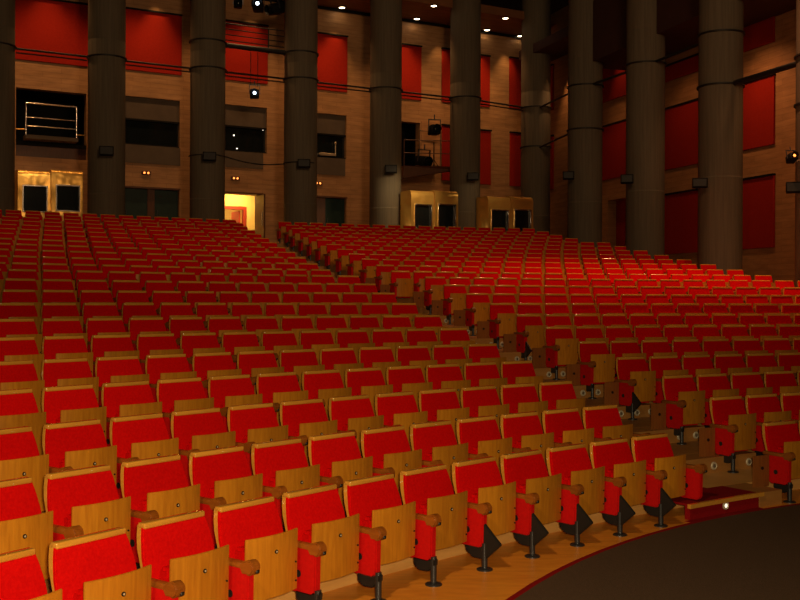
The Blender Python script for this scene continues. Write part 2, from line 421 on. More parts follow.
def amax(R):     # angle where the tier meets the side wall
    a = -.6
    while a < 1.2 and polar(R, a).dot(NS) < WS - .01: a += .002
    return a
def amin(R):
    a = -.3
    while a > -1.5:
        P = polar(R, a)
        if P.y < .3 or P.x / P.y < -.62 - .0: break
        a -= .004
    return a
A1 = -1.25
for k in range(2, 24):
    r0 = RR[k - 2] + .06; r1 = RR[k - 1] + .06 if k < 23 else RR[k - 1] + .06
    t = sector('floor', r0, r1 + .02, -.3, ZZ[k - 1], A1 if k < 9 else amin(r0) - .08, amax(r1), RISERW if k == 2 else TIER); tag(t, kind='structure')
    t['label'] = 'wooden seating tier carrying the %s row' % ORD[k - 1]
# thin nosing strips along each tier edge in the aisle are part of the tiers; top gallery floor
bm = bmesh.new(); pts = []
zt = ZZ[22] + .02
n = 60; a0 = amin(RR[22]) - .08; a1 = amax(RR[22])
arc = [polar(RR[22] + .06, a0 + (a1 - a0) * i / n) for i in range(n + 1)]
wall_pts = [P + NB * max(0, (WB + 2.5 - P.dot(NB))) for P in arc]
top = [[bm.verts.new((p.x, p.y, zt)) for p in arc], [bm.verts.new((p.x, p.y, zt)) for p in wall_pts]]
bot = [[bm.verts.new((p.x, p.y, -.3)) for p in arc], [bm.verts.new((p.x, p.y, -.3)) for p in wall_pts]]
for i in range(n):
    bm.faces.new((top[0][i], top[0][i + 1], top[1][i + 1], top[1][i])); bm.faces.new((bot[0][i], bot[0][i + 1], top[0][i + 1], top[0][i]))
obj('floor', bm, TIER, None, False); tag(bpy.context.scene.objects[-1] if False else COL.objects[-1], kind='structure')
# front floor: wood strip under the front row, red border line, dark stage floor
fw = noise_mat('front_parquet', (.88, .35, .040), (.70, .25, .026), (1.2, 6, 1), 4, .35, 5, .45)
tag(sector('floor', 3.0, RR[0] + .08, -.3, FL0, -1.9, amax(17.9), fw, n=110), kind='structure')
def disc_slab(name, c, r, z0, z1, m, n=120):
    bm = bmesh.new(); lathe(bm, [(r, z0), (r, z1)], n, (c[0], c[1], 0)); o = obj(name, bm, m, None, False); return tag(o, kind='structure')
disc_slab('trim_1', (7.2, 3.3), 7.30, FL0 - .05, FL0 + .007, REDC)
disc_slab('floor', (7.2, 3.3), 7.25, FL0 - .05, FL0 + .009, DARKC)

# aisle: red step at the foot, treads
aL, aR = LEFT_END[1], RIGHT_START[1]
a_s0, a_s1 = aL + .004, aR - .012
R1 = RR[0]
st = thing('aisle_step', 'red carpeted step with wooden nosing at the foot of the aisle', 'step')
def arcslab(r0, r1, z0, z1, b0, b1, n=10):
    bm = bmesh.new(); rings = [[], [], [], []]
    for i in range(n + 1):
        a = b0 + (b1 - b0) * i / n
        for q, (r, z) in enumerate(((r0, z0), (r0, z1), (r1, z1), (r1, z0))): rings[q].append(bm.verts.new(polar(r, a, z)))
    for q in range(4):
        for i in range(n): bm.faces.new((rings[q][i], rings[q][i + 1], rings[(q + 1) % 4][i + 1], rings[(q + 1) % 4][i]))
    bm.faces.new([rings[q][0] for q in range(4)]); bm.faces.new([rings[q][n] for q in range(4)])
    bmesh.ops.recalc_face_normals(bm, faces=bm.faces[:]); return bm
a_s0, a_s1 = -.646, -.591
obj('tread', arcslab(R1 - .37, R1 + .06, FL0 + .12, ZZ[1] + .004, a_s0, a_s1), REDC, st)
obj('riser', arcslab(R1 - .355, R1 - .30, FL0, FL0 + .12, a_s0, a_s1), REDC, st)
obj('nosing', arcslab(R1 - .39, R1 - .355, ZZ[1] - .026, ZZ[1] + .010, a_s0 - .002, a_s1 + .002), EDGE, st)
cpt = arcslab(R1 - .62, R1 - .355, FL0, FL0 + .004, a_s0 - .004, a_s1)
tag(obj('floor_carpet', cpt, REDC, None, False), 'red carpet strip on the floor in front of the aisle step', 'carpet')
cpt = arcslab(R1 + .06, R1 + .9, ZZ[1], ZZ[1] + .005, a_s0 + .004, a_s1 - .012)
tag(obj('tread_carpet', cpt, REDC, None, False), 'red carpet laid on the first tread of the aisle', 'carpet')
wb = arcslab(R1 - .355, R1 + .06, FL0, ZZ[1], a_s1 + .001, -.572)
tag(obj('step_block', wb, TIER, None, False), 'wooden block right of the red aisle step', 'step')

def disc(name, P, nrm, r, mats, label, cat, group):
    t = thing(name, label, cat, P, math.atan2(nrm.y, nrm.x) + PI / 2, group)
    bm = bmesh.new(); lathe(bm, [(r, .0), (r, -.008), (r * .88, -.014), (r * .8, -.010), (r * .6, -.010)], 20, (0, 0, 0), 'Y'); obj('rim', bm, mats[0], t)
    bm = bmesh.new(); lathe(bm, [(r * .5, -.0), (r * .5, -.012), (r * .3, -.016)], 16, (0, 0, 0), 'Y'); obj('core', bm, mats[1], t)
    return t
am = (a_s0 + a_s1) / 2
am = -.6185; P = polar(R1 - .355, am, FL0 + .075); nr = Vector((-math.sin(am), -math.cos(am), 0))
disc('step_light', P + nr * .004, nr, .037, (VENTM, STEPL), 'round lit step light in the red riser at the aisle foot', 'step light', None)
VP = {2: (714, 749), 3: (680, 696), 4: (621, 637, 651), 5: (583, 598), 6: (549, 563), 7: (517, 530), 8: (491, 502), 9: (468, 478), 10: (446, 455)}
def ang_R(R, x):
    ax = (x - 400) / F; A = ax * ax + 1; B = -2 * (ax * CX + CY); Cc = CX * CX + CY * CY - R * R
    t = (-B + math.sqrt(B * B - 4 * A * Cc)) / (2 * A); return math.atan2(ax * t - CX, t - CY)
for k, xs in VP.items():
    R = RR[k - 1] - .24
    b0, b1 = LEFT_END[k] + .004, RIGHT_START[k] + .47 / R
    o = obj('step_block', arcslab(R, RR[k - 1] + .055, ZZ[k - 1], ZZ[k] - .001, b0, b1), TIER, None, False)
    tag(o, 'wooden aisle step leading up behind the %s row' % ORD[k - 1], 'step', 'wooden aisle steps')
    zc = ZZ[k - 1] + .068
    for q, x in enumerate(xs):
        a = ang_R(R, x); nr = Vector((-math.sin(a), -math.cos(a), 0)); P = polar(R, a, zc)
        disc('riser_vent', P + nr * .003, nr, .042, (VENTM, VENTR), 'round pale vent in the riser behind the %s row, %s' % (ORD[k - 1], ['left one', 'right one' if len(xs) == 2 else 'middle one', 'right one'][q]), 'vent', 'round vents in the aisle risers')

# ------------------------------------------------------------------ columns
CB = WB - 2.2; CRAD = .56
cols = []
for x in (-6, 106, 207, 300, 385, 464.5, 535):
    a = (x - 400) / F; t = CB / (NB.y + NB.x * a); cols.append(Vector((a * t, t, 0)))
side_cols = [Vector((6.05, 34.0, 0)), Vector((7.2, 30.5, 0)), Vector((8.33, 27.0, 0)), Vector((9.55, 23.5, 0))]
cols += side_cols
cn = ['at the left edge of the photo', 'between the balcony and the wide booth window', 'just left of the lit doorway', 'just right of the lit doorway',
      'left of the lighting balcony', 'between the two pairs of brass booths', 'in the rear right corner',
      'first along the right wall from the corner', 'second along the right wall from the corner', 'third along the right wall from the corner', 'at the far right edge of the hall']
for i, c in enumerate(cols):
    bm = bmesh.new(); n = 48
    zb = -.2
    prof = [(CRAD, zb), (CRAD, 5.2), (CRAD + .004, 5.21), (CRAD - .006, 5.23), (CRAD - .006, 5.26), (CRAD, 5.28), (CRAD, 9.9), (CRAD - .006, 9.92), (CRAD - .006, 9.95), (CRAD, 9.97), (CRAD, 16)]
    lathe(bm, prof, n); o = obj('concrete_column', bm, CONC); o.location = c
    tag(o, 'tall round board-marked concrete column ' + cn[i], 'column', 'round concrete columns')

# ------------------------------------------------------------------ walls
def make_wall(name, nrm, const, dirv, s0, s1, z0, z1, holes, m, depth=.35):
    """wall in its own frame: X along the wall, -Y faces the hall, Z up"""
    xs = sorted({s0, s1} | {h[0] for h in holes} | {h[1] for h in holes}); zs = sorted({z0, z1} | {h[2] for h in holes} | {h[3] for h in holes})
    def hole(x, z): return any(h[0] < x < h[1] and h[2] < z < h[3] for h in holes)
    bm = bmesh.new(); vc = {}
    def v(x, y, z):
        kk = (round(x, 4), y, round(z, 4))
        if kk not in vc: vc[kk] = bm.verts.new((x, y, z))
        return vc[kk]
    solid = {}
    for i in range(len(xs) - 1):
        for j in range(len(zs) - 1): solid[i, j] = not hole((xs[i] + xs[i + 1]) / 2, (zs[j] + zs[j + 1]) / 2)
    for (i, j), s in solid.items():
        if not s: continue
        a, b, c, d = xs[i], xs[i + 1], zs[j], zs[j + 1]
        bm.faces.new((v(a, 0, c), v(b, 0, c), v(b, 0, d), v(a, 0, d))); bm.faces.new((v(b, depth, c), v(a, depth, c), v(a, depth, d), v(b, depth, d)))
        for (ii, jj, p, q) in ((i - 1, j, (a, c), (a, d)), (i + 1, j, (b, c), (b, d)), (i, j - 1, (a, c), (b, c)), (i, j + 1, (a, d), (b, d))):
            if not solid.get((ii, jj), False): bm.faces.new((v(p[0], 0, p[1]), v(q[0], 0, q[1]), v(q[0], depth, q[1]), v(p[0], depth, p[1])))
    bmesh.ops.recalc_face_normals(bm, faces=bm.faces[:])
    o = obj(name, bm, m, None, False); o.location = nrm * const; o.rotation_euler = (0, 0, math.atan2(dirv.y, dirv.x)); tag(o, kind='structure'); return o
RZB = math.atan2(DB.y, DB.x); RZS = math.atan2(DS.y, DS.x)
def wp(nrm, const, dirv, x, y):     # pixel on a wall plane -> (s, z)
    d = ray(x, y); t = const / d.dot(nrm); P = CAM + d * t
    return P.dot(dirv), P.z
def bw(x, y, off=0): return wp(NB, WB - off, DB, x, y)
def sw(x, y, off=0): return wp(NS, WS - off, DS, x, y)
CORN_B = 0; # corner position along each wall
den = NB.x * NS.y - NB.y * NS.x
cxn = (WB * NS.y - NB.y * WS) / den; cyn = (NB.x * WS - WB * NS.x) / den
CORNER = Vector((cxn, cyn, 0))
sBc = CORNER.dot(DB); sSc = CORNER.dot(DS)
ZC = 12.7
def brect(x0, x1, yt, yb, off=0):
    xm = (x0 + x1) / 2; return (bw(x0, yt, off)[0], bw(x1, yt, off)[0], bw(xm, yb, off)[1], bw(xm, yt, off)[1])
def srect(x0, x1, yt, yb):
    xm = (x0 + x1) / 2; return (sw(x0, yt)[0], sw(x1, yt)[0], sw(xm, yb)[1], sw(xm, yt)[1])
FLG = zt
H = {}
H['balc'] = brect(16, 86.5, 90.5, 158)
H['w2'] = brect(124.5, 180, 98, 146)
H['d2'] = brect(123.5, 179.5, 188, 230); H['d2'] = (*H['d2'][:2], FLG, H['d2'][3])
H['w3'] = brect(224, 267, 106, 152)
H['d3'] = brect(223, 262.5, 193.5, 230); H['d3'] = (*H['d3'][:2], FLG, H['d3'][3])
H['w4'] = brect(315, 346.5, 114, 158)
H['d4'] = brect(315, 346.5, 197, 230); H['d4'] = (*H['d4'][:2], FLG, H['d4'][3])
H['w5'] = brect(400, 420, 122, 176)
H['d6'] = brect(512, 517, 207, 235); H['d6'] = (*H['d6'][:2], FLG, H['d6'][3])
make_wall('wall_back', NB, WB, DB, bw(-190, 200)[0], sBc + .0, -.3, 13.2, list(H.values()), WALLW)
SH = {}
SH['s1'] = srect(607.5, 627, 199, 262)
make_wall('wall_right', NS, WS, DS, sSc - .35, sw(1150, 200)[0], -.3, 13.2, list(SH.values()), WALLS)

def frameb(off=0): return NB * (WB - off), RZB
def place_b(o, off=0): o.location = NB * (WB - off); o.rotation_euler = (0, 0, RZB); return o
def place_s(o, off=0): o.location = NS * (WS - off); o.rotation_euler = (0, 0, RZS); return o

# red fabric panels
def red_panel(rc, place, label, grp='red fabric wall panels'):
    bm = bmesh.new(); box(bm, rc[0], rc[1], -.055, .0 - .002, rc[2], rc[3] - .05, .01, 1); 
    o = obj('wall_panel', bm, PANR); place(o); tag(o, label, 'wall panel', grp)
    bm = bmesh.new(); box(bm, rc[0] - .01, rc[1] + .01, -.10, -.002, rc[3] - .05, rc[3]); s = obj('top_rail', bm, BLACKM, o); return o
BP = [((12, 88, -1, 63), 'large red wall panel upper left above the balcony opening'),
      ((122, 181.5, 11, 72.5), 'red wall panel above the wide booth window'),
      ((222, 267.5, 22.5, 82), 'red wall panel behind the black ladder truss'),
      ((313, 347, 34, 91), 'red wall panel above the narrow booth window, right of third full column'),
      ((396, 421, 44.5, 99.5), 'red wall panel high above the lighting balcony'),
      ((441.5, 460, 49, 103), 'upper red wall panel partly behind column left of brass pair'),
      ((470, 489.5, 54.5, 106.5), 'upper red wall panel directly right of the sixth column'),
      ((509, 527, 58, 109), 'upper red wall panel nearest the rear corner'),
      ((441.5, 460, 125, 181), 'lower red wall panel beside the lighting balcony'),
      ((472, 490.5, 129.5, 184.5), 'lower red wall panel above the dim brass booths, left one'),
      ((509.5, 527, 132.5, 186.5), 'lower red wall panel nearest the rear corner')]
for (a, b, c, d), l in BP: red_panel(brect(a, b, c, d), place_b, l)
SP = [((546, 554, 66, 111), 'narrow upper red panel by the rear corner on the right wall'),
      ((546, 554, 136, 190), 'narrow lower red panel by the rear corner on the right wall'),
      ((602, 640, 44, 97), 'upper red panel of the first bay on the right wall'),
      ((602, 640, 121, 177), 'middle red panel of the first bay on the right wall'),
      ((663, 712, 58, 75), 'upper red panel of the second bay on the right wall'),
      ((663, 712, 102, 166), 'middle red panel of the second bay on the right wall'),
      ((663, 712, 190.5, 253), 'lower red panel of the second bay on the right wall'),
      ((738.5, 775.5, 18, 48), 'upper red panel of the third bay on the right wall'),
      ((738.5, 775.5, 79, 148), 'middle red panel of the third bay on the right wall'),
      ((738.5, 775.5, 176.5, 248.5), 'lower red panel of the third bay on the right wall')]
for (a, b, c, d), l in SP: red_panel(srect(a, b, c, d), place_s, l)
# recess in the first bay of the right wall
rc = SH['s1']; bm = bmesh.new(); box(bm, rc[0] - .05, rc[1] + .05, .36, .42, rc[2] - .05, rc[3] + .05)
o = obj('door_4', bm, PANR); place_s(o); tag(o, kind='structure'); o['label'] = 'dark red door recessed in the right wall'

# booth windows: recessed board above, dark glass below
def booth(rc, zsplit, zlow, nm, label, gl=DKGLASS):
    t = thing(nm, None, None); place_b(t); tag(t, kind='structure'); t['label'] = label
    bm = bmesh.new(); box(bm, rc[0], rc[1], .10, .16, zsplit, rc[3]); obj('upper_board', bm, GREYP, t)
    bm = bmesh.new(); box(bm, rc[0], rc[1], .16, .18, zlow, zsplit); obj('pane', bm, gl, t)
    bm = bmesh.new(); box(bm, rc[0], rc[1], .05, .2, zsplit - .03, zsplit + .03); box(bm, rc[0], rc[1], .05, .2, rc[2], rc[2] + .05); obj('window_frame', bm, BLACKM, t)
    return t
w2 = booth(H['w2'], bw(152, 120.5)[1], H['w2'][2], 'window_1', 'wide dark control booth window')
w3 = booth(H['w3'], bw(245, 127)[1], H['w3'][2], 'window_2', 'dark control booth window above the lit doorway')
w4 = booth(H['w4'], bw(331, 134.5)[1], H['w4'][2], 'window_3', 'narrow dark control booth window')
# lower apron boards under the booth windows
for (x0, x1, y0, y1), nm in (((124.5, 180, 146, 164), 'window_1'), ((224, 263, 152, 168), 'window_2'), ((315, 345, 158, 175), 'window_3')):
    rc = brect(x0, x1, y0, y1); bm = bmesh.new(); box(bm, rc[0], rc[1], -.03, -.002, rc[2], rc[3]); o = obj('trim_2', bm, GREYP); place_b(o); tag(o, kind='structure')
# small monitors glowing behind the booth glass
def bpt(x, y, off): s, z = bw(x, y, off); return NB * (WB - off) + DB * s + Vector((0, 0, z))
for x, y, r, l in ((234, 135.3, .022, 'tiny white lamp in the booth window above the doorway, left'), (263, 129.8, .02, 'tiny lamp in the booth window above the doorway, upper right'), (237, 148.5, .018, 'tiny lamp low in the booth window above the doorway')):
    bm = bmesh.new(); lathe(bm, [(r * .4, -.02), (r, -.005), (r, .02), (r * .5, .03)], 12, (0, 0, 0), 'Y')
    o = obj('indicator_lamp', bm, mat('pin_lamp', (1, .9, .8), .4, emit=(1, .85, .7), estr=3)[0]); o.location = bpt(x, y, -.14); o.rotation_euler = (0, 0, RZB); tag(o, l, 'lamp', 'booth lamps')
# equipment rack silhouettes in the narrow booth window
m_eq = mat('equipment_metal', (.55, .45, .32), .35, .6)[0]
t = thing('sound_equipment', 'small lit sound equipment on the sill of the narrow booth window', 'equipment', bpt(330, 156, -.06), RZB)
bm = bmesh.new(); box(bm, -.42, .2, -.06, .06, 0, .10, .01, 1); obj('case', bm, m_eq, t)
bm = bmesh.new(); cyl(bm, (.22, 0, 0), (.22, 0, .46), .025, .02, 10); cyl(bm, (.22, 0, .46), (.20, -.05, .52), .04, .03, 10); obj('stand', bm, m_eq, t)

# doors
def double_door(rc, nm, label, m1=DOORG, split=True):
    t = thing(nm, None, None); place_b(t); tag(t, kind='structure'); t['label'] = label
    x0, x1, z0, z1 = rc; w = x1 - x0; xm = (x0 + x1) / 2
    for a, b in ((x0 + .02, xm - .12), (xm + .12, x1 - .02)) if split else ((x0 + w * .36, x1 - .02),):
        bm = bmesh.new(); box(bm, a, b, .12, .17, z0, z1 - .03, .008, 1); d = obj('door_leaf', bm, m1, t)
        bm = bmesh.new(); cyl(bm, (a + .08, .06, z0 + 1.0), (a + .08, .06, z0 + 1.25), .014); obj('door_handle', bm, STEEL, d)
    bm = bmesh.new(); box(bm, xm - .12, xm + .12, .10, .18, z0, z1) if split else box(bm, x0, x0 + w * .36, .1, .18, z0, z1)
    box(bm, x0 - .03, x1 + .03, -.02, .18, z1 - .03, z1 + .03); obj('door_frame', bm, BROWND, t)
    bm = bmesh.new(); box(bm, x0, x1, .2, .24, z0, z1); obj('backing_board', bm, BLACKM, t)
    return t
double_door(H['d2'], 'door_1', 'dark green double door under the wide booth window')
double_door(H['d4'], 'door_3', 'dark door with green leaf right of the fourth column', split=False)
double_door(H['d6'], 'door_5', 'narrow dark door near the rear corner', split=False)

# lit doorway with corridor behind
x0, x1, z0, z1 = H['d3']
c = thing('door_2', None, None); place_b(c); tag(c, kind='structure'); c['label'] = 'open doorway to the brightly lit corridor'
cz = z1 + .45
bm = bmesh.new(); box(bm, x0 - 1.2, x0 - 1.1, .35, 4.6, z0, cz); box(bm, x1 + 1.9, x1 + 2.0, .35, 4.6, z0, cz); box(bm, x0 - 1.2, x1 + 2, 4.6, 4.7, z0, cz); box(bm, x0 - 1.2, x1 + 2, .35, 4.7, cz, cz + .1)
obj('corridor_wall', bm, CREAM_LIT, c, False)
bm = bmesh.new(); box(bm, x0 - 1.2, x1 + 2, .0, 4.7, z0 - .06, z0 - .005); obj('corridor_floor', bm, TIER, c, False)
zl = z1 - .40
bm = bmesh.new(); box(bm, x0 + 1.50, x1 + 1.9, 1.9, 2.0, z0, cz); box(bm, x0 - 1.1, x0 + 1.5, 1.9, 2.0, zl + .12, cz); obj('partition', bm, CREAM_LIT, c, False)
bm = bmesh.new(); box(bm, x0 - 1.1, x0 + 1.5, 1.86, 2.02, zl, zl + .10); box(bm, x0 + 1.42, x0 + 1.54, 1.86, 2.02, z0, zl + .1); obj('inner_frame', bm, REDD, c, False)
bm = bmesh.new(); box(bm, x0 + 1.30, x0 + 1.36, 2.02, 2.85, z0, zl - .04); obj('inner_door', bm, REDD, c, False)
bm = bmesh.new(); box(bm, x0 - .05, x1 + .02, -.03, .34, z1 - .02, z1 + .04); box(bm, x0 - .05, x0, -.03, .34, z0, z1); box(bm, x1 - .0, x1 + .05, -.03, .34, z0, z1); obj('door_frame', bm, BROWND, c, False)
bm = bmesh.new(); box(bm, x1 - .16, x1 - .10, -.55, .34, z0 + .02, z1 - .03, .005, 1); dl = obj('door_leaf', bm, BROWND, c)
bm = bmesh.new(); cyl(bm, (x1 - .2, -.48, z0 + .85), (x1 - .2, -.48, z0 + 1.3), .02); obj('door_handle', bm, CHROME, dl)
bm = bmesh.new(); box(bm, x1 - .45, x1 - .2, -.32, -.08, z0, z0 + .45, .01, 1); bb = obj('waste_bin', bm, mat('white_bin', (.8, .8, .78), .4)[0]); place_b(bb); tag(bb, 'white box standing on the floor in the lit doorway', 'box')
bm = bmesh.new(); box(bm, x1 + .0, x1 + .01, -.001, 0, z0, z0 + .01); bm.free()

# exit lamps (pairs of small orange glows)
for x, y, l in ((146, 173, 'small orange exit lamp pair above the green double door'), (235.3, 178.4, 'small orange exit lamp pair above the lit doorway'), (318, 183.3, 'small orange exit lamp pair beside the fourth column')):
    t = thing('exit_lamp', l, 'exit lamp', bpt(x, y, .0), RZB, 'orange exit lamps')
    bm = bmesh.new(); box(bm, -.16, .16, -.05, -.001, -.06, .06, .01, 1); obj('housing', bm, BROWND, t)
    for sx in (-.065, .065):
        bm = bmesh.new(); lathe(bm, [(.035, -.05), (.032, -.062), (.015, -.07)], 12, (sx, 0, 0), 'Y'); obj('bulb', bm, EXITL, t)

# ------------------------------------------------------------------ balcony opening upper left
rc = H['balc']; c = thing('window_4', None, None); place_b(c); tag(c, kind='structure'); c['label'] = 'dark recessed balcony opening upper left'
bm = bmesh.new()
box(bm, rc[0] - .1, rc[1] + .1, 2.0, 2.1, rc[2] - .1, rc[3] + .1); box(bm, rc[0] - .1, rc[0], .34, 2.0, rc[2] - .1, rc[3] + .1); box(bm, rc[1], rc[1] + .1, .34, 2.0, rc[2] - .1, rc[3] + .1)
box(bm, rc[0] - .1, rc[1] + .1, .34, 2.0, rc[3], rc[3] + .1)
obj('recess_lining', bm, BLACKM, c, False)
bm = bmesh.new(); zs_ = bw(50, 139)[1]; box(bm, rc[0], rc[1], -.02, 2.0, zs_ - .25, zs_ - .12); obj('balcony_floor', bm, BLACKM, c, False)
bm = bmesh.new(); box(bm, rc[0], rc[1], .05, .12, rc[2], zs_ - .25); obj('apron_board', bm, BROWND, c, False)
o_ = .45
t = thing('balcony_railing', 'chrome balcony railing with three rails over the left dark opening', 'railing', NB * (WB - o_), RZB)
sL, sR = bw(26, 120, o_)[0], bw(76.5, 120, o_)[0]
zr = [bw(51, y, o_)[1] for y in (105, 119, 127.5)]; zbm = bw(51, 137, o_)[1]
for z in zr:
    bm = bmesh.new(); cyl(bm, (sL, 0, z), (sR, 0, z), .024 if z == zr[0] else .016); obj('rail', bm, CHROME, t)
for s in (sL, sR):
    bm = bmesh.new(); cyl(bm, (s, 0, zbm - .05), (s, 0, zr[0]), .022); obj('post', bm, CHROME, t)
bm = bmesh.new(); box(bm, sL - .02, sR + .05, -.05, o_, zbm - .1, zbm + .02); obj('ledge', bm, GREYP, t)
bm = bmesh.new(); zz = bw(20, 129, o_)[1]; cyl(bm, (sL - .3, 0, zz), (sL, 0, zz), .018); cyl(bm, (sR, 0, zz - .05), (sR + .25, 0, zz - .05), .012); obj('side_rail', bm, BRASS, t)

# dark lighting opening with projecting balcony
rc = H['w5']; c = thing('window_5', None, None); place_b(c); tag(c, kind='structure'); c['label'] = 'tall dark opening behind the lighting balcony'
bm = bmesh.new(); box(bm, rc[0], rc[1], 1.2, 1.25, rc[2], rc[3]); box(bm, rc[0] - .05, rc[0], .34, 1.25, rc[2], rc[3]); box(bm, rc[1], rc[1] + .05, .34, 1.25, rc[2], rc[3]); box(bm, rc[0], rc[1], .34, 1.25, rc[3], rc[3] + .05)
obj('recess_lining', bm, BLACKM, c, False)
off = 1.5
sA, zA = bw(403, 170, 0); sB, _ = bw(456, 168, off)
zA = bw(430, 168.5, off * .5)[1]
bt = thing('lighting_balcony', 'small wedge shaped balcony with thin railing carrying stage lights', 'balcony', NB * WB, RZB)
bm = bmesh.new()
pl = [(sA - .5, -.0), (sA - .5, -1.0), (sB - .1, -1.7), (sB + .1, -1.5), (sB - .1, -.0)]
A_ = [bm.verts.new((x, y, zA)) for x, y in pl]; B_ = [bm.verts.new((x, y * .9, zA - (.45 if i < 2 else .10))) for i, (x, y) in enumerate(pl)]
bm.faces.new(A_); bm.faces.new(B_[::-1])
for i in range(5): bm.faces.new((A_[i], B_[i], B_[(i + 1) % 5], A_[(i + 1) % 5]))
bmesh.ops.recalc_face_normals(bm, faces=bm.faces[:]); obj('platform', bm, BROWND, bt, False)
hr = .95
for z in (hr, hr * .5):
    bm = bmesh.new(); cyl(bm, (pl[1][0], pl[1][1], zA + z), (pl[2][0], pl[2][1], zA + z), .016); cyl(bm, (pl[2][0], pl[2][1], zA + z), (pl[3][0], pl[3][1], zA + z), .016); obj('rail', bm, BROWND, bt)
for i in (1, 2, 3):
    bm = bmesh.new(); cyl(bm, (pl[i][0], pl[i][1], zA), (pl[i][0], pl[i][1], zA + hr), .016); obj('post', bm, BROWND, bt)
# grey board behind the gear
rcg = brect(421, 440, 122, 165); bm = bmesh.new(); box(bm, rcg[0], rcg[1], -.03, -.002, rcg[2], rcg[3]); o = obj('trim_3', bm, WALLS); place_b(o); tag(o, kind='structure')

def spotlight(P, rotz, tilt, scale, lens, label, name='stage_spotlight', grp='stage spotlights'):
    t = thing(name, label, 'spotlight', P, rotz, grp); t.scale = (scale,) * 3; t.rotation_euler = (tilt, 0, rotz)
    bm = bmesh.new(); box(bm, -.17, .17, -.22, .24, -.15, .15, .04, 2); obj('housing', bm, BLACKM, t)
    bm = bmesh.new(); lathe(bm, [(.13, -.20), (.15, -.32), (.14, -.32), (.12, -.22)], 20, (0, 0, 0), 'Y'); obj('hood', bm, BLACKM, t)
    bm = bmesh.new(); lathe(bm, [(.06, -.20), (.055, -.235), (.02, -.245)], 16, (0, 0, 0), 'Y'); obj('lens', bm, lens, t)
    bm = bmesh.new(); box(bm, -.21, -.185, -.02, .02, -.02, .34); box(bm, .185, .21, -.02, .02, -.02, .34); box(bm, -.21, .21, -.02, .02, .32, .35); cyl(bm, (0, 0, .34), (0, 0, .5), .02); obj('yoke', bm, STEEL, t)
    return t
spotlight(bpt(254.5, 94, 2.2), .15, .0, .88, SPOTL, 'black stage spotlight hanging above the booth window, blue-white lens glowing')
spotlight(bpt(258, 6, 2.6), .05, -.1, 1.0, SPOTL, 'lit stage spotlight at the top between the second and third columns')
spotlight(bpt(276, 9, 1.9), -.9, .25, 1.15, DKGLASS, 'unlit tilted spotlight right of the lit one at the top')
spotlight(bpt(238, 4, 2.6), .2, .1, .8, DKGLASS, 'unlit spotlight left of the lit one at the top')
# gear on the lighting balcony
ge = spotlight(bpt(434.5, 130, 1.1), .25, .0, 1.15, DKGLASS, 'black floodlight raised on a stand on the lighting balcony')
bm = bmesh.new(); gp = bpt(434, 130, 1.1)
t = thing('lamp_stand', 'thin black stand holding the floodlight on the lighting balcony', 'stand', (gp.x, gp.y, zA + .0), RZB)
bm = bmesh.new(); hh = gp.z - zA - .12; cyl(bm, (0, 0, .02), (0, 0, hh - .35), .022); obj('pole', bm, BLACKM, t)
for q in range(3):
    bm = bmesh.new(); a = q * 2.1; cyl(bm, (math.cos(a) * .22, math.sin(a) * .22, 0.01), (0, 0, .3), .012); obj('leg', bm, BLACKM, t)
bg = bpt(423.5, 158, .75)
spotlight(Vector((bg.x, bg.y, zA + .26)), .5, .15, 1.25, DKGLASS, 'black stage light resting low on the lighting balcony')
t = thing('metal_rack', 'thin pale metal frame standing at the back of the lighting balcony', 'frame', NB * (WB - .2), RZB)
bm = bmesh.new(); s0_, s1_ = bw(419.5, 150, .2)[0], bw(440.5, 150, .2)[0]; zq0 = zA + .02; zq1 = zA + 1.5
cyl(bm, (s0_, 0, zq0), (s0_, 0, zq1), .015); cyl(bm, (s1_, 0, zq0), (s1_, 0, zq1), .015); cyl(bm, (s0_, 0, zq0 + .02), (s1_, 0, zq0 + .02), .015); cyl(bm, (s0_, 0, zq1), (s1_, 0, zq1), .015); obj('tube_frame', bm, GREYP, t)

